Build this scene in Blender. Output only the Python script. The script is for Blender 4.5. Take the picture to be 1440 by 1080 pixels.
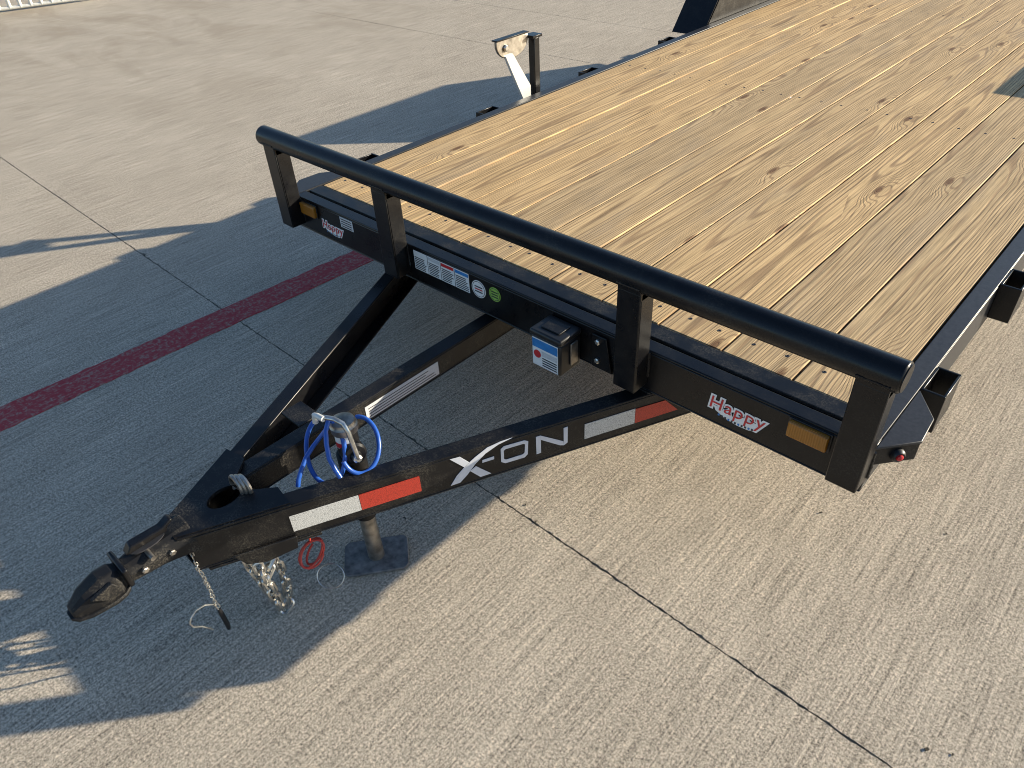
import bpy, bmesh, math, random
from mathutils import Vector, Matrix
random.seed(7)
sc = bpy.context.scene
for o in list(bpy.data.objects): bpy.data.objects.remove(o)
col = sc.collection
H = 0.544                       # height of the deck boards above the concrete; deck coordinates have z = 0 on the boards

# ------------------------------------------------------------------ camera
RIGHT = Vector((0.7337, 0.6778, -0.0476)); DOWN = Vector((0.3942, -0.4817, -0.7826)); FWD = Vector((-0.5534, 0.5554, -0.6207))
FWD.normalize(); RIGHT = (RIGHT - FWD*RIGHT.dot(FWD)).normalized(); DOWN = FWD.cross(RIGHT)
CAM = Vector((2.398, -1.439, 1.120)); FPX = 1035.4
cd = bpy.data.cameras.new('camera'); cam = bpy.data.objects.new('camera', cd); col.objects.link(cam)
M = Matrix.Identity(4)
for i in range(3):
    M[i][0] = RIGHT[i]; M[i][1] = -DOWN[i]; M[i][2] = -FWD[i]
    M[i][3] = CAM[i] + (H if i == 2 else 0)
cam.matrix_world = M
cd.sensor_width = 36; cd.lens = FPX/1440*36; cd.clip_end = 2000; cd.clip_start = 0.02
sc.camera = cam

# ------------------------------------------------------------------ light
EL = math.radians(16.5); AZ = math.atan2(0.64, 0.77)            # the sun stands behind the trailer and to its right
sun_dir = Vector((math.sin(AZ)*math.cos(EL), math.cos(AZ)*math.cos(EL), math.sin(EL)))
w = bpy.data.worlds.new('World'); sc.world = w; w.use_nodes = True
nt = w.node_tree; bg = nt.nodes['Background']
sky = nt.nodes.new('ShaderNodeTexSky'); sky.sky_type = 'NISHITA'; sky.sun_disc = False
sky.sun_elevation = EL; sky.sun_rotation = AZ; sky.dust_density = 0.7; sky.ozone_density = 3.2
nt.links.new(sky.outputs[0], bg.inputs[0]); bg.inputs[1].default_value = 0.10
sl = bpy.data.lights.new('sun', 'SUN'); sl.energy = 5.0; sl.angle = math.radians(0.5); sl.color = (1.0, 0.89, 0.70)
so = bpy.data.objects.new('sun', sl); col.objects.link(so); so.rotation_euler = (-sun_dir).to_track_quat('-Z', 'Y').to_euler()
so.location = (6, 7, 6)
vs = sc.view_settings; vs.view_transform = 'Standard'; vs.look = 'None'; vs.gamma = 1.0; vs.use_curve_mapping = False
vs.exposure = 0.88
try: sc.cycles.filter_width = 1.0
except Exception: pass

# ------------------------------------------------------------------ pixel -> deck coordinates (direction only; the plane gives the distance)
def ray(px, py): return RIGHT*((px-720)/FPX) + DOWN*((py-540)/FPX) + FWD
def onZ(px, py, z): d = ray(px, py); return CAM + d*((z-CAM.z)/d.z)
def onY(px, py, y): d = ray(px, py); return CAM + d*((y-CAM.y)/d.y)
def onX(px, py, x): d = ray(px, py); return CAM + d*((x-CAM.x)/d.x)

# ------------------------------------------------------------------ materials
class N:
    def __init__(s, name):
        s.m = bpy.data.materials.new(name); s.m.use_nodes = True; s.t = s.m.node_tree
        s.b = s.t.nodes['Principled BSDF']; s._tc = None
    def n(s, typ, ins=None, **kw):
        x = s.t.nodes.new('ShaderNode'+typ)
        for k, v in kw.items(): setattr(x, k, v)
        for k, v in (ins or {}).items():
            if hasattr(v, 'is_output'): s.t.links.new(v, x.inputs[k])
            else: x.inputs[k].default_value = v
        return x
    def co(s, which='Object'):
        if not s._tc: s._tc = s.n('TexCoord')
        return s._tc.outputs[which]
    def scale(s, v, sc_, loc=(0, 0, 0)):
        return s.n('Mapping', {'Vector': v, 'Scale': sc_, 'Location': loc}).outputs[0]
    def noise(s, v, scale, detail=3, rough=.55, dist=0):
        return s.n('TexNoise', {'Vector': v, 'Scale': scale, 'Detail': detail, 'Roughness': rough, 'Distortion': dist}).outputs[0]
    def ramp(s, f, stops, interp='LINEAR'):
        r = s.n('ValToRGB', {'Fac': f}); e = r.color_ramp.elements; r.color_ramp.interpolation = interp
        while len(e) < len(stops): e.new(.5)
        for q, (p, c) in zip(e, stops):
            q.position = p; q.color = (c, c, c, 1) if isinstance(c, (int, float)) else (*c, 1)
        return r.outputs[0]
    def mix(s, f, a, b, mode='MIX'):
        x = s.n('Mix', data_type='RGBA', blend_type=mode)
        for k, v in ((0, f), (6, a), (7, b)):
            if hasattr(v, 'is_output'): s.t.links.new(v, x.inputs[k])
            else: x.inputs[k].default_value = v if k == 0 else (*v, 1) if len(v) == 3 else v
        return x.outputs[2]
    def math(s, op, a, b=0.0, clamp=False):
        x = s.n('Math', operation=op, use_clamp=clamp)
        for k, v in ((0, a), (1, b)):
            if hasattr(v, 'is_output'): s.t.links.new(v, x.inputs[k])
            else: x.inputs[k].default_value = v
        return x.outputs[0]
    def set(s, **kw):
        for k, v in kw.items():
            k = k.replace('_', ' ')
            if hasattr(v, 'is_output'): s.t.links.new(v, s.b.inputs[k])
            else: s.b.inputs[k].default_value = (*v, 1) if isinstance(v, tuple) and len(v) == 3 else v
        return s
    def bump(s, h, strength=.3, dist=.01):
        s.t.links.new(s.n('Bump', {'Height': h, 'Strength': strength, 'Distance': dist}).outputs[0], s.b.inputs['Normal'])

def simple(name, c, rough=.5, metal=0, noise=.15, nscale=40, **kw):
    x = N(name); v = x.noise(x.co(), nscale, 4)
    lo = tuple(a*(1-noise) for a in c); hi = tuple(min(1, a*(1+noise)) for a in c)
    x.set(Base_Color=x.ramp(v, [(.3, lo), (.7, hi)]), Roughness=rough, Metallic=metal, **kw)
    return x.m
MAT = {}
# brushed concrete, broom marks run along the trailer (Y)
def concrete(name):
    x = N(name); c = x.co('Object')
    broom = x.noise(x.scale(c, (150, 3.5, 1)), 1, 4, .85)
    broom2 = x.noise(x.scale(c, (60, 2.2, 1)), 1, 2, .6)
    grit = x.noise(c, 170, 4, .9)
    mid = x.noise(c, 85, 6, .85)
    big = x.noise(c, .8, 5, .6)
    blot = x.noise(x.scale(c, (1, .55, 1)), 5, 6, .65)
    base = x.mix(x.ramp(big, [(.3, 0.0), (.7, 1.0)]), (.42, .360, .280), (.505, .438, .347))
    base = x.mix(x.ramp(blot, [(.35, 0.0), (.62, .45)]), base, (.378, .322, .252))
    v = x.math('ADD', x.math('MULTIPLY', broom, .42), x.math('MULTIPLY', grit, .70))
    v = x.math('ADD', x.math('ADD', v, x.math('MULTIPLY', broom2, .08)), x.math('MULTIPLY', mid, .46))
    tex = x.ramp(v, [(.66, .12), (.83, 1.0), (1.0, 2.0)])
    base = x.mix(.95, base, tex, 'MULTIPLY')
    vo = x.n('TexVoronoi', {'Vector': x.scale(c, (1, 1, 1)), 'Scale': 34.0, 'Randomness': 1.0})
    pick = x.math('GREATER_THAN', x.n('SeparateColor', {0: vo.outputs['Color']}).outputs[0], .90)
    spot = x.math('MULTIPLY', x.math('LESS_THAN', vo.outputs['Distance'], .07), pick)
    base = x.mix(x.math('MULTIPLY', spot, .75), base, (.05, .045, .04))
    pv = x.n('TexVoronoi', {'Vector': c, 'Scale': 150.0, 'Randomness': 1.0})
    pp = x.math('MULTIPLY', x.math('LESS_THAN', pv.outputs['Distance'], .28), x.math('GREATER_THAN', x.n('SeparateColor', {0: pv.outputs['Color']}).outputs[0], .80))
    base = x.mix(x.math('MULTIPLY', pp, .55), base, (.12, .10, .075))
    pl = x.math('MULTIPLY', x.math('LESS_THAN', pv.outputs['Distance'], .30), x.math('LESS_THAN', x.n('SeparateColor', {0: pv.outputs['Color']}).outputs[1], .20))
    base = x.mix(x.math('MULTIPLY', pl, .3), base, (.72, .66, .54))
    # brown wash stains on the far side of the yard
    st = x.noise(x.scale(c, (.55, 1.3, 1), (3, 1, 0)), 1.1, 5, .7, .6)
    sp = x.n('SeparateXYZ', {0: c})
    far = x.math('MULTIPLY', x.math('SUBTRACT', -2.4, sp.outputs[0]), .35, True)
    base = x.mix(x.math('MULTIPLY', x.ramp(st, [(.48, 0.0), (.62, .5)]), far), base, (.30, .24, .17))
    x.set(Base_Color=base, Roughness=.92)
    x.b.inputs['Specular IOR Level'].default_value = .25
    x.bump(x.math('ADD', x.math('MULTIPLY', broom, 1.0), x.math('MULTIPLY', grit, .6)), .8, .003)
    return x.m
MAT['concrete'] = concrete('brushed_concrete')
def paintline():
    x = N('worn_red_paint'); c = x.co()
    n1 = x.noise(c, 60, 5, .75); n2 = x.noise(x.scale(c, (330, 5, 1)), 1, 3, .7)
    v = x.math('ADD', x.math('MULTIPLY', n1, .7), x.math('MULTIPLY', n2, .5))
    x.set(Base_Color=x.mix(x.ramp(v, [(.60, 0.0), (.70, .85)]), (.37, .030, .040), (.34, .26, .21)), Roughness=.8)
    x.bump(n2, .4, .003); return x.m
MAT['redline'] = paintline()
# black powder coat: glossy, dusty
def blackpaint(name, dust=.22, rough=.22):
    x = N(name); c = x.co()
    d = x.noise(c, 9, 6, .7); s = x.noise(c, 260, 2, .8)
    f = x.math('MULTIPLY', x.ramp(d, [(.45, 0.0), (.75, 1.0)]), x.ramp(s, [(.45, 0.0), (.65, 1.0)]))
    x.set(Base_Color=x.mix(x.math('MULTIPLY', f, dust), (.005, .005, .006), (.14, .125, .10)), Specular_IOR_Level=.34,
          Roughness=x.ramp(d, [(.3, rough), (.8, rough+.22)]))
    x.bump(x.noise(c, 130, 3, .6), .05, .002)
    return x.m
MAT['black'] = blackpaint('black_powder_coat')
MAT['dusty'] = blackpaint('dusty_black_paint', .75, .3)
MAT['jackblack'] = blackpaint('jack_black_paint', .2, .3)
MAT['satin'] = simple('satin_black_steel', (.026, .026, .028), .42, 0, .35, 120)
MAT['cast'] = blackpaint('rough_cast_black', 1.3, .55)
MAT['rubber'] = simple('tyre_rubber', (.02, .02, .02), .8)
MAT['rim'] = simple('silver_rim_paint', (.5, .5, .5), .35, .8)
MAT['zinc'] = simple('galvanised_steel', (.55, .54, .51), .32, .95, .25, 60)
MAT['steel'] = simple('bare_steel', (.36, .33, .29), .42, .9, .45, 30)
MAT['white'] = simple('white_vinyl', (.78, .78, .76), .35, 0, .05)
MAT['label'] = simple('pale_label_vinyl', (.55, .56, .57), .4, 0, .12, 300)
MAT['ink'] = simple('dark_print', (.03, .03, .035), .5)
MAT['red'] = simple('red_print', (.55, .025, .03), .4)
MAT['blue'] = simple('blue_print', (.03, .20, .50), .4)
MAT['green'] = simple('green_print', (.28, .50, .08), .4)
MAT['cable'] = simple('blue_cable_sheath', (.025, .10, .42), .28, 0, .1)
MAT['redcord'] = simple('red_cord', (.50, .05, .035), .45)
MAT['galwhite'] = simple('pale_zinc_plate', (.66, .65, .61), .35, .1, .05)
MAT['logo'] = simple('silver_logo_vinyl', (.62, .65, .72), .3, .1, .05)
MAT['grout'] = simple('joint_dirt', (.13, .112, .086), .95, 0, .85, 70)
MAT['debris'] = simple('dry_leaf_bits', (.05, .04, .028), .9, 0, .4, 60)
MAT['footgrey'] = simple('worn_grey_foot', (.15, .15, .15), .65, .1, .5, 45)
MAT['fence'] = simple('pale_galvanised_tube', (.62, .62, .58), .5, .2)
MAT['plastic'] = simple('black_plastic_box', (.012, .012, .013), .42)
def tape(name, c):
    x = N(name); v = x.n('TexVoronoi', {'Vector': x.co(), 'Scale': 260.0}, feature='DISTANCE_TO_EDGE')
    x.set(Base_Color=x.mix(x.ramp(v.outputs[0], [(.02, 1.0), (.10, 0.0)]), c, tuple(a*.45 for a in c)), Roughness=.3)
    return x.m
MAT['tapew'] = tape('white_reflective_tape', (.62, .62, .60)); MAT['taper'] = tape('red_reflective_tape', (.52, .05, .03))
def lens():
    x = N('amber_lens'); c = x.co()
    g = x.n('TexWave', {'Vector': c, 'Scale': 55.0}, wave_type='BANDS', bands_direction='X').outputs[0]
    x.set(Base_Color=x.ramp(g, [(0, (.30, .115, .012)), (1, (.36, .145, .018))]), Roughness=.2); x.bump(g, .3, .002); return x.m
MAT['amber'] = lens()
# treated pine boards, grain along Y, one seed per board
def wood():
    x = N('treated_pine_board'); c = x.co('Object'); info = x.n('ObjectInfo')
    rnd = info.outputs['Random']
    off = x.n('CombineXYZ', {0: x.math('MULTIPLY', rnd, 7.3), 1: x.math('MULTIPLY', rnd, 31.0), 2: x.math('MULTIPLY', rnd, 3.1)}).outputs[0]
    p = x.n('VectorMath', {0: c, 1: off}, operation='ADD').outputs[0]
    sp = x.n('SeparateXYZ', {0: c})
    # knots: sparse cells stretched along the grain
    kv = x.n('TexVoronoi', {'Vector': x.scale(p, (4.6, 1.25, 0)), 'Scale': 1.0, 'Randomness': .9}, voronoi_dimensions='2D')
    kd = kv.outputs['Distance']
    kpick = x.math('GREATER_THAN', x.n('SeparateColor', {0: kv.outputs['Color']}).outputs[0], .45)
    bulge = x.math('MULTIPLY', x.ramp(kd, [(0.0, 1.0), (.07, .65), (.22, .12), (.4, 0.0)], 'EASE'), kpick)
    # growth rings cut lengthwise
    lowz = x.noise(x.scale(p, (2.0, .42, 1)), 1, 2, .5)
    wob = x.noise(x.scale(p, (9, .8, 1)), 1, 3, .55)
    rx = x.math('ADD', x.math('SUBTRACT', sp.outputs[0], x.math('MULTIPLY', x.math('SUBTRACT', rnd, .5), .12)), x.math('MULTIPLY', wob, .05))
    rz = x.math('ADD', x.math('ADD', .02, x.math('MULTIPLY', lowz, .10)), x.math('MULTIPLY', bulge, .05))
    rr = x.math('SQRT', x.math('ADD', x.math('MULTIPLY', rx, rx), x.math('MULTIPLY', rz, rz)))
    ring = x.math('SINE', x.math('MULTIPLY', rr, 900.0))
    fine = x.noise(x.scale(p, (260, 4, 1)), 1, 3, .7)
    fine2 = x.noise(x.scale(p, (130, 2.2, 1)), 1, 3, .65)
    mott = x.noise(x.scale(p, (14, 5, 1)), 1, 5, .6)
    rs = x.n('MapRange', {0: ring, 1: -1.0, 2: 1.0, 3: 0.0, 4: 1.0}).outputs[0]
    late = x.ramp(rs, [(.55, 0.0), (.97, 1.0)])
    light = x.mix(mott, (.68, .482, .252), (.55, .378, .185))
    tone = x.mix(rnd, (.86, .87, .90), (1.10, 1.05, .97))
    light = x.mix(1.0, light, tone, 'MULTIPLY')
    colr = x.mix(x.math('MULTIPLY', late, .66), light, (.26, .155, .080))
    colr = x.mix(.85, colr, x.ramp(x.math('ADD', x.math('MULTIPLY', fine, .6), x.math('MULTIPLY', fine2, .4)), [(.32, .25), (.5, 1.0), (.68, 1.6)]), 'MULTIPLY')
    gr = x.noise(x.scale(p, (5, 1.3, 1), (2, 5, 0)), 1, 5, .65)
    colr = x.mix(x.ramp(gr, [(.52, 0.0), (.75, .38)]), colr, (.30, .255, .20))
    kn = x.math('MULTIPLY', x.ramp(kd, [(.025, 1.0), (.05, .6), (.065, 0.0)]), kpick)
    colr = x.mix(x.math('MULTIPLY', kn, .85), colr, (.12, .05, .02))
    x.set(Base_Color=colr, Roughness=.72)
    x.b.inputs['Specular IOR Level'].default_value = .3
    x.bump(x.math('ADD', x.math('MULTIPLY', fine, .7), x.math('MULTIPLY', late, -.5)), .35, .002)
    return x.m
MAT['wood'] = wood()

# ------------------------------------------------------------------ geometry helpers (deck coordinates; build() lifts them by H)
class MB:
    def __init__(s): s.bm = bmesh.new()
    def box(s, x0, x1, y0, y1, z0, z1):
        v = [s.bm.verts.new(p) for p in ((x0,y0,z0),(x1,y0,z0),(x1,y1,z0),(x0,y1,z0),(x0,y0,z1),(x1,y0,z1),(x1,y1,z1),(x0,y1,z1))]
        for f in ((3,2,1,0),(4,5,6,7),(0,1,5,4),(1,2,6,5),(2,3,7,6),(3,0,4,7)): s.bm.faces.new([v[i] for i in f])
        return s
    def obox(s, c, ax, ay, az):                               # oriented box: centre and three half-axes
        c, ax, ay, az = map(Vector, (c, ax, ay, az))
        v = [s.bm.verts.new(c + ax*i + ay*j + az*k) for i, j, k in ((-1,-1,-1),(1,-1,-1),(1,1,-1),(-1,1,-1),(-1,-1,1),(1,-1,1),(1,1,1),(-1,1,1))]
        for f in ((3,2,1,0),(4,5,6,7),(0,1,5,4),(1,2,6,5),(2,3,7,6),(3,0,4,7)): s.bm.faces.new([v[i] for i in f])
        return s
    def prism(s, pts, d):                                     # closed 3D outline pushed along d
        d = Vector(d); a = [s.bm.verts.new(p) for p in pts]; b = [s.bm.verts.new(Vector(p)+d) for p in pts]; n = len(a)
        s.bm.faces.new(a); s.bm.faces.new(b[::-1])
        for i in range(n): s.bm.faces.new((a[i], b[i], b[(i+1) % n], a[(i+1) % n]))
        return s
    def tube(s, pts, r, n=12, closed=False, caps=True):
        pts = [Vector(p) for p in pts]; m = len(pts); rings = []; up = None
        rad = r if isinstance(r, (list, tuple)) else [r]*m
        for i, p in enumerate(pts):
            t = (pts[(i+1) % m]-pts[i-1]) if closed else (pts[min(i+1, m-1)]-pts[max(i-1, 0)])
            t.normalize()
            if up is None: up = Vector((0,0,1)) if abs(t.z) < .9 else Vector((1,0,0))
            up = (up - t*up.dot(t)); up.normalize(); sd = t.cross(up)
            rings.append([s.bm.verts.new(p + (up*math.cos(2*math.pi*k/n) + sd*math.sin(2*math.pi*k/n))*rad[i]) for k in range(n)])
        for i in range(m if closed else m-1):
            a, b = rings[i], rings[(i+1) % m]
            for k in range(n): s.bm.faces.new((a[k], a[(k+1) % n], b[(k+1) % n], b[k]))
        if caps and not closed: s.bm.faces.new(rings[0][::-1]); s.bm.faces.new(rings[-1])
        return s
    def loft(s, rings, caps=True):
        rr = [[s.bm.verts.new(p) for p in r] for r in rings]; n = len(rr[0])
        for a, b in zip(rr, rr[1:]):
            for k in range(n): s.bm.faces.new((a[k], a[(k+1) % n], b[(k+1) % n], b[k]))
        if caps: s.bm.faces.new(rr[0][::-1]); s.bm.faces.new(rr[-1])
        return s
    def lathe(s, c, axis, prof, n=32):                        # prof: (distance along axis, radius)
        c = Vector(c); axis = Vector(axis).normalized(); u = axis.orthogonal().normalized(); v = axis.cross(u)
        return s.loft([[c + axis*h + (u*math.cos(2*math.pi*k/n)+v*math.sin(2*math.pi*k/n))*max(r, 1e-4) for k in range(n)] for h, r in prof])
    def build(s, name, mat, parent=None, bevel=0, lift=True, smooth=40, seg=2):
        bm = s.bm; bmesh.ops.recalc_face_normals(bm, faces=bm.faces)
        if lift: bmesh.ops.translate(bm, verts=bm.verts, vec=(0, 0, H))
        me = bpy.data.meshes.new(name); bm.to_mesh(me); bm.free()
        if mat is not None: me.materials.append(MAT[mat])
        o = bpy.data.objects.new(name, me); col.objects.link(o)
        if parent: o.parent = parent
        if bevel:
            b = o.modifiers.new('bevel', 'BEVEL'); b.width = bevel; b.segments = seg; b.limit_method = 'ANGLE'; b.angle_limit = math.radians(35); b.harden_normals = False
        if smooth:
            for p in me.polygons: p.use_smooth = True
            try: me.set_sharp_from_angle(angle=math.radians(smooth))
            except Exception: pass
        return o
def tag(o, label=None, cat=None, group=None, kind=None):
    for k, v in (('label', label), ('category', cat), ('group', group), ('kind', kind)):
        if v: o[k] = v
    return o
def share(src, loc=(0,0,0), parent=None):
    o = src.copy(); col.objects.link(o); o.location = loc; o.parent = parent; return o
def decal(name, pts, nrm, mat, parent, t=.0012):              # thin printed sheet lying on a face
    return MB().prism(pts, Vector(nrm)*t).build(name, mat, parent, smooth=0)
def text_mesh(txt, size, shear=0, bold=0, spacing=1.0):       # flat lettering from the built-in font as polygons, origin centred
    cu = bpy.data.curves.new('lettering', 'FONT'); cu.body = txt; cu.size = size; cu.shear = shear; cu.offset = bold
    cu.align_x = 'CENTER'; cu.align_y = 'CENTER'; cu.space_character = spacing; cu.extrude = .0004; cu.resolution_u = 3
    o = bpy.data.objects.new('lettering', cu); col.objects.link(o)
    bpy.context.view_layer.update()
    me = bpy.data.meshes.new_from_object(o.evaluated_get(bpy.context.evaluated_depsgraph_get()))
    bpy.data.objects.remove(o); return me
def text_on(name, txt, size, org, ux, uy, mat, parent, shear=0, bold=0, spacing=1.0, arc=0):
    me = text_mesh(txt, size, shear, bold, spacing); ux, uy = Vector(ux).normalized(), Vector(uy).normalized(); un = ux.cross(uy)
    for v in me.vertices:
        x, y = v.co.x, v.co.y
        v.co = Vector(org) + Vector((0,0,H)) + ux*x + uy*(y + arc*x*x) + un*v.co.z
    me.materials.clear(); me.materials.append(MAT[mat]); me.name = name
    o = bpy.data.objects.new(name, me); col.objects.link(o); o.parent = parent; return o

# ------------------------------------------------------------------ ground: slabs with open joints
g = MB(); g.box(-160, 160, -160, 160, -.40, -.016); ground = g.build('ground', 'concrete', lift=False, smooth=0)
tag(ground, 'wide yard of tan brushed concrete', None, None, 'structure')
def jag(y, amp, skew):
    out = []; x = -34.0
    while x < 34:
        near = -5 < x < 4
        step = .011 if near else 1.0
        j = random.gauss(0, amp) if near else 0
        if near and random.random() < .035: j += random.choice((1, 1.4, .6))*amp*3
        out.append((x, y + skew*x, j)); x += step
    out.append((34, y+skew*34, 0)); return out
joints = [(-11.4, 0), (-7.75, 0), (-4.08, -.012), (-.370, -.0145), (3.487, .019), (4.60, .01), (6.9, 0), (10.6, 0), (14.3, 0)]
edges = [jag(y, .0026, s) for y, s in joints]
for i in range(len(joints)-1):
    lo = [(x, y + .0009 + abs(j), 0) for x, y, j in edges[i]]; hi = [(x, y - .0009 - abs(random.gauss(0, .0022) if -5 < x < 4 else 0), 0) for x, y, j in edges[i+1]]
    pts = lo + hi[::-1]
    m = MB(); m.prism([(p[0], p[1], 0) for p in pts], (0, 0, -.03))
    m.build('concrete_slab', 'concrete', ground, lift=False, smooth=0)
# dirt packed in the joint
for y, s in joints[2:6]:
    m = MB(); m.prism([(-34, y-.012-34*s, -.0155), (34, y-.012+34*s, -.0155), (34, y+.012+34*s, -.0155), (-34, y+.012-34*s, -.0155)], (0, 0, .0132))
    m.build('joint_filler', 'grout', ground, lift=False, smooth=0)
# worn red line along the yard, just under the trailer's left side
m = MB(); L = []
a0 = onZ(0, 575, -H); a1 = onZ(0, 605, -H); b0 = onZ(500, 352, -H); b1 = onZ(521, 368, -H)
def ext(a, b, y): t = (y-a.y)/(b.y-a.y); return a.x + (b.x-a.x)*t
lo = []; hi = []; y = -9.0
while y < 9:
    lo.append((ext(a0, b0, y)*.5 + ext(a1, b1, y)*.5 - .075 + random.gauss(0, .0022), y, .0005)); hi.append((ext(a0, b0, y)*.5 + ext(a1, b1, y)*.5 + .075 + random.gauss(0, .0022), y, .0005)); y += .035 if -2 < y < 1.5 else .5
m.prism(hi + lo[::-1], (0, 0, .0022)); tag(m.build('painted_line', 'redline', lift=False, smooth=0), 'worn dark red line painted on the concrete', None, None, 'structure')
# leaf bits and grit lying on the slab
m = MB()
for i in range(190):
    x = random.uniform(-1.5, 4); y = random.uniform(-2.2, 2.5); s = random.choice((.0012, .0015, .002, .002, .003, .0045)); a = random.uniform(0, 3.14)
    c = Vector((x, y, .0012+s*.2)); u = Vector((math.cos(a), math.sin(a), 0))*s; v = Vector((-math.sin(a), math.cos(a), 0))*s*random.uniform(.25, .7)
    m.obox(c, u, v, (0, 0, s*.2))
tag(m.build('leaf_litter', 'debris', lift=False, smooth=0), 'dark leaf bits and grit scattered over the concrete', None, None, 'stuff')

# ------------------------------------------------------------------ the trailer
T = bpy.data.objects.new('flatbed_trailer', None); col.objects.link(T)
tag(T, 'black steel flatbed trailer with pine plank deck, front rail and A-frame tongue', 'trailer')
W = 2.10; LEN = 6.1; XC = 1.05
# planks
NP = 11; pw = W/NP; gap = .0055
m = MB(); m.box(-pw/2+gap/2, pw/2-gap/2, .004, LEN, -.038, 0)
bmesh.ops.subdivide_edges(m.bm, edges=[e for e in m.bm.edges if abs((e.verts[0].co-e.verts[1].co).y) > 1], cuts=40)
base = m.build('plank', 'wood', T, bevel=.0025)
sm = MB(); sm.lathe((0, 0, -.0012), (0, 0, 1), [(0, .0055), (.0018, .0051), (.0023, .003), (.0014, .0026), (.0012, .0001)], 10)
screw = sm.build('screw', 'ink', None, lift=False)
for i in range(NP):
    o = base if i == 0 else share(base, (0, 0, 0), T)
    o.location = ((i+.5)*pw, random.uniform(-.002, .002), random.uniform(-.0025, .0008))
    for j, yy in enumerate((.078, 1.93, 3.76)):
        for sx in (-1, 1):
            s = screw if (i == 0 and j == 0 and sx < 0) else share(screw)
            s.parent = o; s.location = (sx*(pw/2-.045)+random.uniform(-.008, .008), yy+random.uniform(-.008, .008), H)
# side rails (channel: web outside, flanges inward)
for sx in (-1, 1):
    X = lambda a: XC + sx*(W/2 + a)
    m = MB()
    xs = sorted((X(.004), X(.050))); m.box(xs[0], xs[1], -.105, LEN+.02, -.006, .0015)
    xs = sorted((X(.043), X(.0505))); m.box(xs[0], xs[1], -.104, LEN+.019, -.127, -.0062)
    xs = sorted((X(.004), X(.0502))); m.box(xs[0], xs[1], -.103, LEN+.018, -.133, -.1272)
    m.build('side_rail', 'satin', T, bevel=.0022)
# cross members
for i in range(13):
    m = MB(); y = .42 + i*.455; m.box(-.003, W+.003, y, y+.045, -.044, -.0385); m.box(-.002, W+.002, y, y+.006, -.115, -.0442); m.build('cross_member', 'black', T)
# front header: lip angle beside the boards, dark gap, main channel
m = MB(); m.box(.002, W-.002, -.056, -.0005, -.0055, .0005); m.box(.002, W-.002, -.0555, -.050, -.05, -.0058); m.build('header_lip', 'dusty', T, bevel=.0025)
m = MB(); m.box(-.052, W+.052, -.112, -.067, -.007, .0003); m.box(-.0515, W+.0515, -.1118, -.104, -.127, -.0072); m.box(-.051, W+.051, -.1115, -.067, -.134, -.1272)
m.build('front_header', 'black', T, bevel=.0035)
# posts and the tube they carry
for x0 in (-.045, .565, 1.512, 2.087):
    x1 = x0 + .068; f = -.172; b = -.1125
    m = MB(); z0 = -.086 if x0 > 2 else -.106; z1 = .192
    m.box(x0, x1, f, f+.005, z0, z1); m.box(x0, x0+.005, f+.0051, b, z0, z1); m.box(x1-.005, x1, f+.0051, b, z0, z1)
    m.box(x0, x1, f+.0003, b, z1-.02, z1+.018)
    m.build('post', 'black', T, bevel=.003)
m = MB(); m.tube([(-.072, -.144, .221), (2.168, -.144, .221)], .0345, 28); r = m.build('front_rail', 'black', T, bevel=.004)
for xa, xb in ((-.0745, -.0722), (2.1682, 2.1705)): m = MB(); m.tube([(xa, -.144, .221), (xb, -.144, .221)], .030, 24); m.build('end_cap', 'dusty', r)
# weld beads where posts meet header and rail
def bead(a, b, r=.0035):
    a, b = Vector(a), Vector(b); n_ = max(4, int((b-a).length/.0045)); mm = MB()
    mm.tube([a.lerp(b, k/n_) + Vector((random.gauss(0, .0005), random.gauss(0, .0005), random.gauss(0, .0005))) for k in range(n_+1)], [r*(1+.28*(k % 2)+random.uniform(-.12, .12)) for k in range(n_+1)], 7); return mm.build('weld_bead', 'dusty', T)
for x0 in (-.045, .565, 1.512, 2.087):
    x1 = x0 + .068
    bead((x1+.001, -.1135, -.080), (x1+.001, -.1135, -.004)); bead((x0, -.1755, .2085), (x1, -.1755, .2085), .003); bead((x1+.001, -.168, .198), (x1+.001, -.125, .190), .003)
# rear bumper
m = MB(); m.box(-.05, W+.05, LEN+.021, LEN+.08, -.14, 0); m.build('rear_bumper', 'black', T, bevel=.003)
# corner gussets with side marker
for sx in (-1, 1):
    X = lambda a: XC + sx*(W/2 + a)
    P = [(X(.0515), -.104), (X(.118), -.022), (X(.112), .068), (X(.0515), .152)]
    m = MB(); m.prism([(x, y, -.001) for x, y in P], (0, 0, -.007)); gs = m.build('corner_gusset', 'satin', T, bevel=.0018)
    a, b = Vector((*P[0], 0)), Vector((*P[1], 0)); n = (b-a).cross(Vector((0,0,1))).normalized(); n = n if n.y < 0 else -n
    m = MB(); m.prism([a+Vector((0,0,-.0085))-n*.002, b+Vector((0,0,-.0085))-n*.002, b+Vector((0,0,-.056))-n*.002, a+Vector((0,0,-.056))-n*.002], -n*.006); m.build('bracket_face', 'dusty', gs, bevel=.0015)
    c = a*.45 + b*.55 + Vector((0, 0, -.032)); m = MB(); m.lathe(c, n, [(-.002, .017), (.006, .016), (.010, .012), (.008, .008)], 20); m.build('marker_ring', 'plastic', gs)
    m = MB(); m.lathe(c, n, [(.004, .0085), (.012, .0075), (.015, .003)], 16); m.build('marker_light', 'red', gs)
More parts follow.
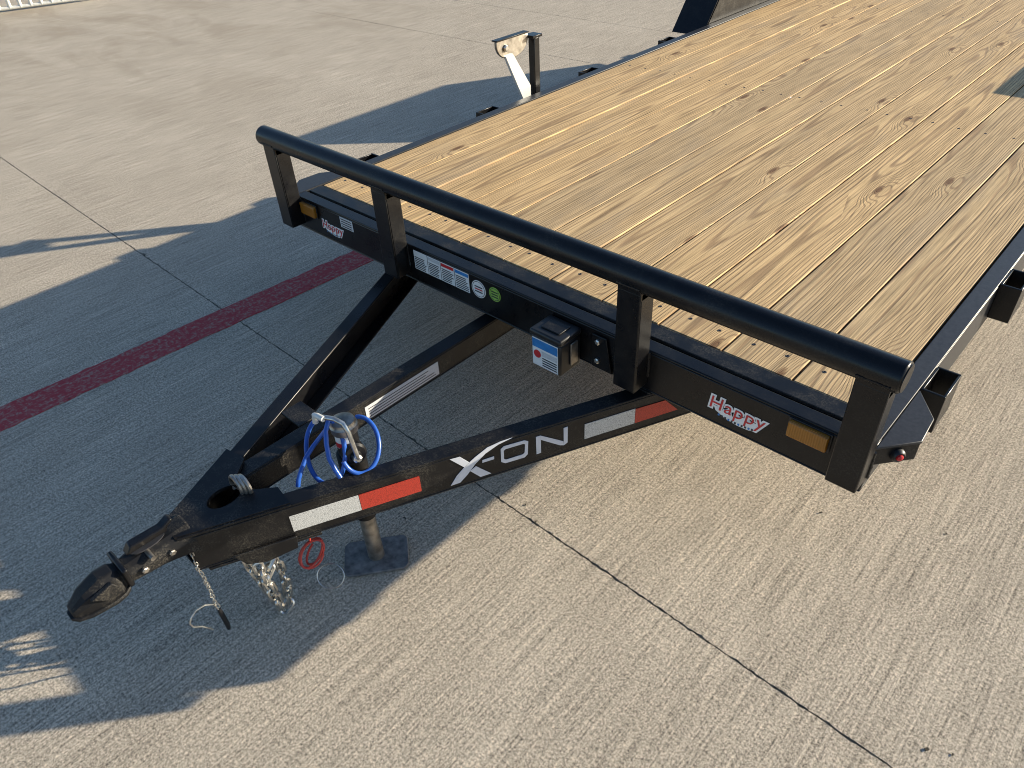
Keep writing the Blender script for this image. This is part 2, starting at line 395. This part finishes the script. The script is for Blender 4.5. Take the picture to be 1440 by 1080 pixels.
# stake pockets
m = MB(); ox, oy, t = .055, .112, .006
m.box(0, ox, 0, t, -.11, 0); m.box(0, ox, oy-t, oy, -.11, 0); m.box(ox-t, ox, t+.0002, oy-t-.0002, -.1098, -.0002); m.box(0, t, t+.0002, oy-t-.0002, -.1098, -.0003)
pk = m.build('stake_pocket', 'black', T, bevel=.0015)
first = True
for yy in (.160, .76, 1.60, 2.45, 5.1, 5.7):
    o = pk if first else share(pk, parent=T); first = False
    o.location = (W+.0508, yy, -.002)
for yy in (.22, .945, 1.70, 2.43, 5.1, 5.7):
    o = share(pk, parent=T); o.rotation_euler = (0, 0, math.pi); o.location = (-.0508, yy+oy, -.002)
# fenders
prof = [(2.83, -.055), (3.072, .238), (4.42, .238), (4.76, -.055)]
for sx in (-1, 1):
    X = lambda a: XC + sx*(W/2 + a)
    x0, x1 = sorted((X(.056), X(.27)))
    m = MB()
    inner = prof[::-1]
    out = [(y, z) for y, z in prof]; ins = [(2.838, -.055), (3.076, .232), (4.416, .232), (4.752, -.055)]
    m.prism([(x0, y, z) for y, z in out + ins[::-1]], (x1-x0, 0, 0))
    fd = m.build('fender', 'black', T, bevel=.003)
    xi = X(.0563); m = MB(); m.prism([(xi, y, z) for y, z in [(2.85, -.053), (3.093, .2315), (4.412, .2315), (4.745, -.053)]], (sx*.004, 0, 0)); m.build('inner_panel', 'dusty', fd)
    xo = X(.266); m = MB(); m.prism([(xo, y, z) for y, z in [(2.87, -.02), (3.093, .2315), (4.412, .2315), (4.70, -.02), (4.66, -.02), (4.39, .205), (3.115, .205), (2.91, -.02)]], (sx*.004, 0, 0)); m.build('outer_lip', 'black', fd)
    for yy in (3.38, 4.14):
        R = .335; cx = X(.165); cz = R - H
        m = MB(); m.lathe((cx, yy, cz), (1, 0, 0), [(-.085, .20), (-.100, .24), (-.098, .30), (-.08, .328), (-.04, R), (.04, R), (.08, .328), (.098, .30), (.100, .24), (.085, .20)], 40); wh = m.build('wheel', 'rubber', T)
        m = MB(); m.lathe((cx + sx*.03, yy, cz), (sx, 0, 0), [(-.09, .199), (.05, .199), (.055, .185), (.02, .165), (.015, .08), (.045, .06), (.05, .03), (.05, .001)], 32); m.build('rim', 'rim', wh)
for yy in (3.38, 4.14):
    m = MB(); m.tube([(-.05, yy, .335-H), (W+.05, yy, .335-H)], .038, 16); m.build('axle', 'black', T)
    for xx in (.22, W-.22):
        m = MB(); m.box(xx-.03, xx+.03, yy-.3, yy+.3, .335-H+.04, .335-H+.075); m.build('spring', 'black', T, bevel=.004)
# --------------------------------------------------------------- tongue
TZ = -.1345; TB = -.252; SL = .473; HW = .54
def wx(y, sx, inset=0): return XC + sx*(HW + SL*(y+.124) - inset*math.sqrt(1+SL*SL))
for sx in (-1, 1):
    y0, y1 = -1.19, .42
    m = MB()
    for ia, ib, za, zb in ((0, .046, TZ-.007, TZ), (0, .007, TB+.0072, TZ-.0072), (.0002, .0458, TB, TB+.007)):
        m.prism([(wx(y0, sx, ia), y0, za), (wx(y1, sx, ia), y1, za), (wx(y1, sx, ib), y1, za), (wx(y0, sx, ib), y0, za)], (0, 0, zb-za))
    m.build('tongue_beam', 'dusty' if sx > 0 else 'black', T, bevel=.0025)
BX0, BX1, BT, BB = .968, 1.017, TZ-.003, -.216
m = MB(); m.box(BX0, BX1, -1.02, .42, BT-.006, BT); m.box(BX1-.0065, BX1-.0002, -1.019, .419, BB+.0062, BT-.0062); m.box(BX0, BX1-.0001, -1.018, .418, BB, BB+.006)
cb = m.build('tongue_beam', 'dusty', T, bevel=.0025)
bead((wx(-.1135, 1, .002), -.1135, TZ+.001), (wx(-.1135, 1, .044), -.1135, TZ+.001)); bead((wx(-.1135, -1, .044), -.1135, TZ+.001), (wx(-.1135, -1, .002), -.1135, TZ+.001)); bead((wx(-.975, 1, -.003), -.975, TZ+.004), (wx(-1.20, 1, -.003), -1.20, TZ+.004), .003)
# small cross plate between the left and middle beams
m = MB(); m.box(.880, .967, -.80, -.735, TZ-.008, TZ-.001); m.build('tie_plate', 'dusty', T, bevel=.002)
# coupler plate with an oval hole
bm = bmesh.new()
zt = TZ+.0015
outer = [(wx(-1.205, -1, -.002), -1.205), (wx(-.975, -1, -.003), -.975), (XC-.075, -.965), (XC-.035, -1.01), (XC+.035, -1.01), (XC+.075, -.965), (wx(-.975, 1, -.003), -.975), (wx(-1.205, 1, -.002), -1.205)]
hole = [(XC+.004+.030*math.cos(k*math.pi/10), -1.066+.042*math.sin(k*math.pi/10)) for k in range(20)]
def loop(pp):
    v = [bm.verts.new((x, y, zt)) for x, y in pp]; return [bm.edges.new((v[i], v[(i+1) % len(v)])) for i in range(len(v))]
ed = loop(outer) + loop(hole); bmesh.ops.triangle_fill(bm, edges=ed, use_beauty=True)
ex = bmesh.ops.extrude_face_region(bm, geom=bm.faces[:]); bmesh.ops.translate(bm, verts=[e for e in ex['geom'] if isinstance(e, bmesh.types.BMVert)], vec=(0, 0, .009))
m = MB(); m.bm.free(); m.bm = bm; m.build('coupler_plate', 'dusty', T, smooth=0)
m = MB(); z0 = TB-.010
m.prism([(wx(-1.17, -1), -1.17, z0), (wx(-.93, -1), -.93, z0), (wx(-.93, 1), -.93, z0), (wx(-1.17, 1), -1.17, z0)], (0, 0, .009)); m.build('lower_plate', 'dusty', T, bevel=.002)
for sx in (-1, 1):
    m = MB(); m.prism([(wx(-1.12, sx, -.002), -1.12, TB+.02), (wx(-.985, sx, -.002), -.985, TB+.02), (wx(-.99, sx, -.002), -.99, TB-.020), (wx(-1.06, sx, -.002), -1.06, TB-.034), (wx(-1.10, sx, -.002), -1.10, TB-.020)], (sx*.007, 0, 0))
    m.build('chain_lug', 'dusty', T, bevel=.002)
m = MB()
for k in range(3): m.tube([(XC+.004+.024*math.cos(q*math.pi/9)+.007*k, -1.030+.007*k, TZ+.016+.030*math.sin(q*math.pi/9)) for q in range(-2, 12)], .0058, 8)
m.build('conduit_coil', 'steel', T)
# coupler: tapering channel and ball socket
def sect(y, wd, top, bot, n=16):
    pts = []
    for k in range(n):
        a = 2*math.pi*k/n; cx, sz = math.cos(a), math.sin(a); e = .70 if sz > 0 else .28
        pts.append((XC + wd*math.copysign(abs(cx)**e, cx), y, (bot+top)/2 + (top-bot)/2*math.copysign(abs(sz)**e, sz)))
    return pts
S = [(-1.440, .020, -.156, -.180), (-1.408, .034, -.131, -.182), (-1.368, .040, -.116, -.181), (-1.340, .039, -.117, -.178), (-1.330, .033, -.128, -.173), (-1.318, .032, -.130, -.170), (-1.300, .033, -.128, -.170), (-1.24, .036, -.124, -.174), (-1.19, .042, -.119, -.184), (-1.165, .048, -.116, -.19)]
def oct_(y, w_, t, b):
    h = t-b; return [(XC+dx*w_, y, b+dz_*h) for dx, dz_ in ((1, 0), (1.0, .5), (.82, .82), (.42, 1), (-.42, 1), (-.82, .82), (-1.0, .5), (-1, 0))]
S = [(y, w_*.9 if y < -1.3 else w_, t-(.006 if y < -1.33 else 0), b) for y, w_, t, b in S]
m = MB(); m.loft([oct_(*q) for q in S]); cp = m.build('coupler', 'cast', T, bevel=.004, smooth=18, seg=3)
m = MB(); m.loft([sect(y, a*1.0, t, b) for y, a, t, b in [(-1.446, .012, -.176, -.186), (-1.436, .026, -.176, -.188), (-1.41, .037, -.176, -.189), (-1.36, .044, -.174, -.189), (-1.337, .041, -.172, -.187), (-1.325, .034, -.170, -.182)]]); m.build('socket_lip', 'cast', cp, smooth=25)
m = MB(); m.loft([[(XC+.017*math.cos(k*math.pi/8), -1.252+.040*math.sin(k*math.pi/8), -.1235+dz_) for k in range(16)] for dz_ in (0, .0035)]); m.build('latch_slot', 'ink', cp)
for yy in (-1.285, -1.222): m = MB(); m.lathe((XC+.036, yy, -.150), (1, 0, 0), [(0, .008), (.006, .008), (.008, .005)], 6); m.build('bolt', 'steel', cp, smooth=20)
m = MB(); m.prism([(XC+.030, -1.400, -.140), (XC+.030, -1.352, -.128), (XC+.030, -1.340, -.150), (XC+.030, -1.372, -.166)], (.012, 0, 0)); m.build('clamp_plate', 'cast', cp, bevel=.002)
m = MB(); m.prism([(XC-.012, -1.300, -.113), (XC-.012, -1.285, -.094), (XC-.012, -1.215, -.097), (XC-.012, -1.192, -.086), (XC-.012, -1.186, -.091), (XC-.012, -1.205, -.104), (XC-.012, -1.205, -.113)], (.024, 0, 0)); m.build('latch_lever', 'black', cp, bevel=.003)
m = MB(); m.tube([(XC-.046, -1.262, -.128), (XC+.046, -1.262, -.128)], .006, 10); m.build('latch_pin', 'steel', cp)
m = MB(); m.box(XC-.041, XC+.041, -1.326, -1.314, -.171, -.118); m.build('collar_band', 'black', cp, bevel=.004)
# jack
JX, JY = 1.155, -.775
m = MB(); m.tube([(JX, JY, -.36), (JX, JY, -.050)], .0285, 24); m.tube([(JX, JY, -.215), (JX, JY, -.130)], .036, 24)
jk = m.build('jack', 'jackblack', T, bevel=.002)
m = MB(); m.tube([(JX, JY, -H+.012), (JX, JY, -.3605)], .0225, 20); m.build('drop_leg', 'steel', jk)
c = Vector((JX, JY, -H)); ft = []
FA = Vector((.62, .785, 0)); FB = Vector((-.785, .62, 0))
for sx, sy in ((-1,-1),(1,-1),(1,1),(-1,1)):
    for q in range(5):
        a = math.atan2(sy, sx) + (q-2)*math.pi/8
        cc = c + FA*(sx*.070) + FB*(sy*.040); ft.append(cc + (FA*math.cos(a)+FB*math.sin(a))*.020 + Vector((0,0,.004)))
m = MB(); m.prism(ft, (0, 0, .009)); m.build('foot_plate', 'footgrey', jk, bevel=.002)
m = MB(); m.lathe((JX, JY, -.055), (0,0,1), [(0, .033), (.018, .034), (.022, .030), (.030, .029), (.034, .020), (.037, .0)], 24); hd = m.build('jack_cap', 'steel', jk)
gd = Vector((.85, -.25, .12)).normalized(); gc = Vector((JX, JY, -.112)) + gd*.030
m = MB(); m.lathe(gc, gd, [(-.02, .030), (.012, .031), (.018, .026), (.020, .015), (.030, .013), (.032, .004)], 24); m.build('gear_housing', 'jackblack', jk, smooth=30)
m = MB(); m.lathe(gc, gd, [(.020, .0125), (.036, .0115), (.040, .006)], 8); m.build('axle_nut', 'zinc', jk, smooth=20)
gs_ = Vector((.75, .55, 0)).normalized()
h0 = gc + gd*.034
hp = [h0, h0+gd*.006+Vector((-.004,0,.02)), h0+gd*.004+Vector((-.012,-.002,.085)), h0+Vector((-.022,-.004,.104)), h0+Vector((-.042,-.012,.112)), h0+Vector((-.082,-.03,.110))]
m = MB(); m.tube(hp, .0062, 10); ck = m.build('crank', 'zinc', jk)
m = MB(); m.tube([hp[-1]+Vector((.020,.002,.001)), hp[-1]+Vector((-.002,0,0)), hp[-1]+Vector((-.012,-.001,-.002)), hp[-1]+Vector((-.016,-.002,-.026))], .0075, 10); m.build('crank_grip', 'galwhite', ck)
lc = Vector((JX, JY, .006)); ld = Vector((.35, -.93, 0)).normalized(); lu = Vector((.93, .35, 0)).normalized()
def jl(u0, u1, z0, z1, r=.0295):
    A = math.atan2(ld.y, ld.x); q = []
    for z in (z0, z1):
        rr = [(JX+r*math.cos(A+u0+(u1-u0)*k/5), JY+r*math.sin(A+u0+(u1-u0)*k/5), z) for k in range(6)]
        q += rr if z == z0 else rr[::-1]
    return q
m = MB(); p = jl(-.5, .9, -.096, -.058); vv = [m.bm.verts.new(x) for x in p]
for k in range(5): m.bm.faces.new((vv[k], vv[k+1], vv[10-k], vv[11-k]))
m.build('jack_label', 'white', jk)
m = MB(); p = jl(-.5, .9, -.094, -.078, .0300); vv = [m.bm.verts.new(x) for x in p]
for k in range(5): m.bm.faces.new((vv[k], vv[k+1], vv[10-k], vv[11-k]))
m.build('jack_label_band', 'red', jk)
# --------------------------------------------------------------- breakaway battery box on the header
bx0, bx1, bf, bb, bz0, bz1 = 1.252, 1.358, -.203, -.1135, -.142, -.040
m = MB(); m.box(bx0, bx1, bf, bb, bz0, bz1); bo = m.build('battery_box', 'plastic', T, bevel=.006)
m = MB(); m.box(bx0-.004, bx1+.004, bf-.004, bb-.001, bz1+.0005, bz1+.020); lid = m.build('lid', 'plastic', bo, bevel=.006)
m = MB(); m.box(bx0+.02, bx1-.02, bf+.02, bb-.02, bz1+.0203, bz1+.024); m.build('lid_panel', 'dusty', bo, bevel=.002)
m = MB(); m.box(bx1+.0005, bx1+.006, bb-.05, bb-.02, bz0+.02, bz1-.01); m.build('strap', 'steel', bo, bevel=.002)
yf = bf-.0015; nY = (0, -1, 0)
def yq(x0, x1, z0, z1, y): return [(x0, y, z0), (x1, y, z0), (x1, y, z1), (x0, y, z1)]
st = decal('box_sticker', yq(bx0+.006, bx1-.008, bz0+.006, bz1-.004, yf+.0010), nY, 'white', bo)
decal('sticker_print', yq(bx0+.007, bx1-.009, bz1-.034, bz1-.007, yf-.0004), nY, 'blue', bo, .0006)
decal('sticker_print', yq(bx0+.040, bx1-.011, bz0+.045, bz0+.061, yf-.0004), nY, 'label', bo, .0006)
m = MB(); m.lathe((bx0+.024, yf-.0004, bz0+.046), nY, [(0, .013), (.0006, .013)], 20); m.build('sticker_print', 'red', bo)
for q in range(4): decal('sticker_print', yq(bx0+.042, bx1-.012, bz0+.012+q*.008, bz0+.0155+q*.008, yf-.0004), nY, 'ink', bo, .0006)
m = MB(); m.prism([(1.40, -.1135, -.128), (1.40, -.1135, -.02), (1.448, -.1135, -.02), (1.470, -.1135, -.128)], (0, -.006, 0)); m.build('mounting_bracket', 'black', T, bevel=.002)
for z in (-.038, -.10): m = MB(); m.lathe((1.422, -.1197, z), nY, [(0, .009), (.006, .009), (.008, .005)], 6); m.build('bolt', 'zinc', T, smooth=20)
# --------------------------------------------------------------- markers and stickers on the header face
yF = -.1124
for x0, x1, zl, zr in ((.030, .118, -.014, -.018), (1.967, 2.062, -.012, -.014)):
    z1 = zl; z0 = zl-.044
    m = MB(); m.box(x0, x1, yF-.016, yF, z0, z1); ml = m.build('marker_light', 'amber', T, bevel=.004)
    m = MB(); m.box(x0-.004, x1+.004, yF-.004, yF-.0003, z0-.004, z1+.004); m.build('light_base', 'plastic', ml, bevel=.001)
def happy(cx, cz, s):
    # white outline: letters swollen, plus the crescent under them
    o = text_on('name_sticker', 'Happy', .062*s, (cx, yF-.0006, cz+.012*s), (1,0,-.0), (0,0,1), 'white', T, .12, .0058*s, 1.10)
    pts = [(-.070,.004),(-.062,-.012),(-.03,-.026),(.01,-.032),(.045,-.030),(.066,-.02),(.072,.004)]
    decal('sticker_backing', [(cx+x*s, yF-.0003, cz+z*s) for x, z in pts], nY, 'white', o, .0006)
    text_on('sticker_lettering', 'Happy', .062*s, (cx, yF-.0016, cz+.012*s), (1,0,0), (0,0,1), 'red', o, .12, .0, 1.10)
    for k in range(11):
        x = -.05 + k*.0105; zz = -.0205 - .0055*math.sin((k+1)/12*math.pi)
        decal('sticker_print', [(cx+(x-.0028)*s, yF-.0011, cz+(zz-.0035)*s), (cx+(x+.0028)*s, yF-.0011, cz+(zz-.0035)*s), (cx+(x+.0034)*s, yF-.0011, cz+(zz+.0035)*s), (cx+(x-.0022)*s, yF-.0011, cz+(zz+.0035)*s)], nY, 'ink' if k % 3 else 'blue', o, .0005)
    return o
happy(1.836, -.078, .86); happy(.200, -.082, .72)
decal('inspection_label', yq(.262, .335, -.050, -.010, yF), nY, 'label', T)
for q in range(4): decal('label_print', yq(.268, .328, -.046+q*.009, -.0425+q*.009, yF-.0013), nY, 'ink', T, .0005)
x = .660
for k, (wd, hc) in enumerate(((.068, None), (.062, 'label'), (.064, 'red'), (.066, 'blue'))):
    l = decal('warning_label', yq(x, x+wd-.003, -.080, -.012, yF), nY, 'white', T)
    if hc: decal('label_print', yq(x+.002, x+wd-.005, -.026, -.015, yF-.0013), nY, hc, l, .0005)
    for q in range(7):
        z = -.076 + q*.0066; decal('label_print', yq(x+.004, x+wd-.007-random.uniform(0, .014), z, z+.003, yF-.0013), nY, 'ink', l, .0005)
    x += wd
for cx, cz, r, mt in ((.958, -.050, .030, 'white'), (1.027, -.043, .024, 'green')):
    m = MB(); m.lathe((cx, yF, cz), nY, [(0, r), (.0012, r)], 28); l = m.build('round_sticker', mt, T, smooth=20)
    m = MB(); m.tube([(cx+(r-.004)*math.cos(a*math.pi/16), yF-.0014, cz+(r-.004)*math.sin(a*math.pi/16)) for a in range(32)], .0009, 4, closed=True); m.build('sticker_print', 'ink', l)
    for q in range(3): decal('sticker_print', yq(cx-r*.55, cx+r*.55, cz-.011+q*.0085, cz-.007+q*.0085, yF-.0013), nY, 'red' if (q == 1 and mt == 'white') else 'ink', l, .0005)
# --------------------------------------------------------------- tape and letters on the right beam's web
bd = Vector((SL, 1, 0)).normalized(); bn = Vector((1, -SL, 0)).normalized()
def wp(y, z, off=.0012): return Vector((wx(y, 1), y, z)) + bn*off
def wq(y0, y1, z0, z1, off=.0008): return [wp(y0, z0, off), wp(y1, z0, off), wp(y1, z1, off), wp(y0, z1, off)]
dz = -.006
for y0, y1, c, e in ((-.985, -.836, 'tapew', 0), (-.835, -.698, 'taper', 0), (-.290, -.154, 'tapew', 0)):
    decal('reflective_tape', wq(y0, y1, -.214+dz, -.162+dz), bn, c, T)
decal('reflective_tape', [wp(-.153, -.214+dz, .0008), wp(-.032, -.214+dz, .0008), wp(-.070, -.166+dz, .0008), wp(-.153, -.164+dz, .0008)], bn, 'taper', T)
def webpx(px, py):
    d = ray(px, py); n_ = Vector((1, -SL, 0)); k0 = XC + HW + SL*.124
    return CAM + d*((k0 - n_.dot(CAM))/n_.dot(d)) + bn*.0008
def zp(x, y): return (620 + x/4, 560 + y/4)
def poly(name, pts, par): return decal(name, [webpx(*zp(*p)) for p in pts], bn, 'logo', par)
lg = poly('beam_lettering', [(50, 343), (105, 328), (160, 360), (134, 388)], T)
poly('letter', [(163, 407), (196, 380), (282, 420), (222, 440)], lg)
up = [(55, 490), (88, 435), (138, 378), (190, 330), (258, 276), (330, 243), (400, 220)]
dn = [(108, 472), (148, 428), (190, 370), (250, 308), (322, 258)]
poly('letter', up + dn[::-1], lg)
poly('letter', [(232, 346), (298, 324), (298, 340), (232, 361)], lg)
def ringl(o_, i_):
    for k in range(len(o_)): poly('letter', [o_[k], o_[(k+1) % len(o_)], i_[(k+1) % len(o_)], i_[k]], lg)
ringl([(335, 285), (352, 268), (468, 235), (490, 240), (487, 312), (470, 330), (362, 363), (338, 356)], [(352, 293), (362, 284), (462, 254), (472, 257), (470, 302), (461, 313), (366, 343), (354, 340)])
poly('letter', [(533, 216), (560, 208), (562, 304), (537, 313)], lg)
poly('letter', [(561, 209), (582, 214), (688, 240), (689, 262), (668, 262), (562, 232)], lg)
poly('letter', [(689, 166), (712, 158), (711, 246), (690, 262)], lg)
# long label on the middle beam
xf = BX1
lq = [onX(512, 571, xf), onX(516, 588, xf), onX(617, 522, xf), onX(615, 507, xf)]
ly0, ly1, lz0, lz1 = (lq[0].y+lq[1].y)/2, (lq[2].y+lq[3].y)/2, -.203, -.158
l = decal('serial_label', [(xf, ly0, lz0), (xf, ly1, lz0), (xf, ly1, lz1), (xf, ly0, lz1)], (1, 0, 0), 'label', T)
for q in range(4):
    e = ly1-.012-random.uniform(0, .04); decal('label_print', [(xf+.0013, ly0+.01, lz0+.006+q*.009), (xf+.0013, e, lz0+.006+q*.009), (xf+.0013, e, lz0+.0085+q*.009), (xf+.0013, ly0+.01, lz0+.0085+q*.009)], (1, 0, 0), 'ink', l, .0004)
# --------------------------------------------------------------- spare wheel mount on the left side
mx = -.112
m = MB(); m.box(mx-.018, mx+.020, 1.348, 1.386, -.10, .235); mt = m.build('spare_mount', 'black', T, bevel=.003)
m = MB(); m.prism([(mx-.028, 1.332, .236), (mx+.028, 1.332, .236), (mx+.028, 1.398, .236), (mx-.028, 1.398, .236), (mx-.036, 1.365, .236)], (0, 0, .012)); m.build('cap_plate', 'black', mt, bevel=.002)
pr = [(1.118, .262), (1.335, .262), (1.335, .235)] + [(1.226+.106*math.cos(q_), .238+.068*math.sin(q_)) for q_ in [-math.pi*k/12 for k in range(1, 12)]] + [(1.118, .238)]
m = MB(); m.prism([(mx-.02, y, z) for y, z in pr], (.014, 0, 0)); m.build('hook_plate', 'steel', mt, bevel=.003)
m = MB(); m.prism([(mx-.030, 1.112, .2625), (mx+.004, 1.112, .2625), (mx+.004, 1.330, .2625), (mx-.030, 1.330, .2625)], (0, 0, .006)); m.build('top_plate', 'black', mt, bevel=.001)
m = MB(); m.lathe((mx-.006, 1.175, .225), (1, 0, 0), [(0, .016), (.008, .016), (.012, .010)], 6); m.build('mount_nut', 'zinc', mt, smooth=20)
m = MB(); m.prism([(mx-.012, 1.165, .190), (mx-.012, 1.215, .194), (mx-.012, 1.334, .02), (mx-.012, 1.334, -.05), (mx-.012, 1.29, -.06)], (.016, 0, 0)); m.build('brace', 'galwhite', mt, bevel=.002)
# --------------------------------------------------------------- chains
lk = MB(); lp = []
for k in range(18):
    a = 2*math.pi*k/18; lp.append((math.cos(a)*.0085, math.sin(a)*.0085 + math.copysign(.0085, math.sin(a)), 0))
lk.tube(lp, .0036, 6, closed=True); link = lk.build('link', 'zinc', None, lift=False); link_used = [False]
def chain(pts, par, pitch=.026, sc_=1.22):
    pts = [Vector(p) for p in pts]; L = [0]
    for a, b in zip(pts, pts[1:]): L.append(L[-1]+(b-a).length)
    d = 0; i = 0
    while d < L[-1]:
        k = max(j for j in range(len(L)-1) if L[j] <= d); t = (d-L[k])/max(1e-6, L[k+1]-L[k])
        p = pts[k].lerp(pts[k+1], t); dr = (pts[k+1]-pts[k]).normalized()
        o = link if not link_used[0] else share(link); link_used[0] = True
        q = dr.to_track_quat('Y', 'Z') @ Matrix.Rotation((i % 2)*math.pi/2 + random.uniform(-.35, .35) + .6, 3, 'Y').to_quaternion()
        o.rotation_euler = q.to_euler(); o.location = p + Vector((0, 0, H)) + Vector((random.gauss(0, .0012), random.gauss(0, .0012), 0)); o.scale = (sc_,)*3; o.parent = par
        d += pitch*sc_*.82; i += 1
P_ = lambda px, py, X: onX(px, py, X)
m = MB(); m.tube([P_(340, 772, 1.12), P_(345, 786, 1.12), P_(352, 792, 1.12)], .005, 8); c1 = m.build('safety_chain', 'zinc', T)
chain([P_(346, 788, 1.118), P_(358, 806, 1.12), P_(372, 822, 1.122), P_(386, 842, 1.12), P_(400, 858, 1.118), P_(407, 846, 1.116), P_(403, 826, 1.116), P_(397, 806, 1.118), P_(388, 788, 1.12)], c1)
m = MB(); m.tube([P_(388, 775, 1.13), P_(386, 786, 1.13), P_(382, 792, 1.13)], .005, 8); c2 = m.build('safety_chain', 'zinc', T)
chain([P_(384, 790, 1.135), P_(376, 806, 1.137), P_(380, 824, 1.14), P_(390, 842, 1.14), P_(396, 852, 1.14), P_(384, 836, 1.146), P_(370, 812, 1.146), P_(362, 796, 1.144)], c2)
pinX = 1.085
m = MB(); m.tube([P_(308, 856, pinX), P_(311, 862, pinX), P_(320, 878, pinX), P_(322, 884, pinX)], [.0045, .0062, .0062, .0045], 10); pn = m.build('coupler_pin', 'plastic', T)
m = MB(); m.tube([P_(*q, pinX) for q in ((310, 860), (300, 850), (288, 851), (276, 858), (269, 868), (267, 877), (272, 882), (284, 881), (300, 885))], .0022, 8); m.build('retaining_wire', 'zinc', pn)
chain([P_(267, 776, pinX), P_(277, 794, pinX), P_(288, 815, pinX), P_(298, 838, pinX), P_(305, 852, pinX)], pn, .026, .42)

# ------------------------------------------------------------------ loose cables hung on the tongue
def ringpath(cx, cy, rx, ry, d0, d1, a0, a1, n=40, rot=0):
    out = []
    for k in range(n+1):
        a = a0 + (a1-a0)*k/n; u, v = rx*math.cos(a), ry*math.sin(a)
        px, py = cx + u*math.cos(rot)-v*math.sin(rot), cy + u*math.sin(rot)+v*math.cos(rot)
        base_ = onX(480, 630, 1.17); dist = (base_-CAM).dot(FWD) + d0 + (d1-d0)*k/n
        out.append(CAM + ray(px, py)*dist)
    return out
pts = ringpath(456, 634, 27, 48, .05, .03, math.pi*.5, math.pi*2.5, rot=-.10)
m = MB(); m.tube(ringpath(458, 634, 27, 47, -.03, .05, -.5*math.pi, 1.45*math.pi, rot=-.12), .0058, 10)
m.tube(ringpath(505, 626, 28, 40, .06, -.02, -1.05*math.pi/2, 1.5*math.pi/2+.2, 30, rot=-.05), .0058, 10)
m.tube([CAM+ray(px, py)*((onX(480, 630, 1.17)-CAM).dot(FWD)+dd) for px, py, dd in ((462, 590, -.035), (458, 606, -.04), (459, 625, -.045), (463, 645, -.045), (471, 660, -.045), (479, 672, -.04))], .0058, 10)
m.tube([CAM+ray(px, py)*((onX(480, 630, 1.17)-CAM).dot(FWD)+dd) for px, py, dd in ((462, 600, 0), (450, 615, .02), (440, 628, .02), (430, 644, .0), (424, 660, -.01), (420, 674, -.015), (419, 684, -.01))], .0058, 10)
tag(m.build('coiled_cable', 'cable'), 'glossy blue cable coiled in loops over the tongue jack', 'cable')
rx_ = 1.165
m = MB(); q = []
for k in range(44):
    t = k/43; a = t*2*math.pi*2.6
    c0 = P_(438, 779, rx_)
    q.append(c0 + RIGHT*((.030+.006*math.sin(a*.7))*math.cos(a)*(1-.35*t)-.012*math.sin(a)) + DOWN*(.040*math.sin(a)*(1-.2*t)) + FWD*(.012*math.sin(a*.5)+.02*t))
m.tube([P_(434, 748, rx_+.01), P_(436, 760, rx_)] , .0025, 8); m.tube(q, .0030, 8)
cc = m.build('breakaway_lanyard', 'redcord'); tag(cc, 'red coiled breakaway lanyard with a thin steel loop below the tongue beam', 'lanyard')
m = MB(); c0 = P_(465, 810, rx_); m.tube([c0 + RIGHT*(.036*math.cos(k*math.pi/18)) + DOWN*(.033*math.sin(k*math.pi/18)) for k in range(36)], .0017, 6, closed=True)
m.build('wire_loop', 'zinc', cc)

# ------------------------------------------------------------------ tube panel standing at the far edge of the yard
f0 = onZ(-60, 26, -H); f1 = onZ(132, 0, -H); F0 = Vector((f0.x, f0.y, 0)); F1 = Vector((f1.x, f1.y, 0)); fdv = (F1-F0)
fl = fdv.length; fdv.normalize()
FR = bpy.data.objects.new('fence_panel', None); col.objects.link(FR); tag(FR, 'pale upright tube fence panel standing on the far concrete edge', 'fence')
n = int(fl/.11)
bar = None
m = MB(); m.tube([(0,0,.03), (0,0,1.15)], .022, 10); bar = m.build('bar', 'fence', FR, lift=False); bar.location = F0
for k in range(1, n+1):
    o = share(bar, F0 + fdv*(fl*k/n), FR)
for z in (.035, 1.16):
    m = MB(); m.tube([F0+Vector((0,0,z)), F1+Vector((0,0,z))], .02, 10); m.build('rail', 'fence', FR, lift=False)
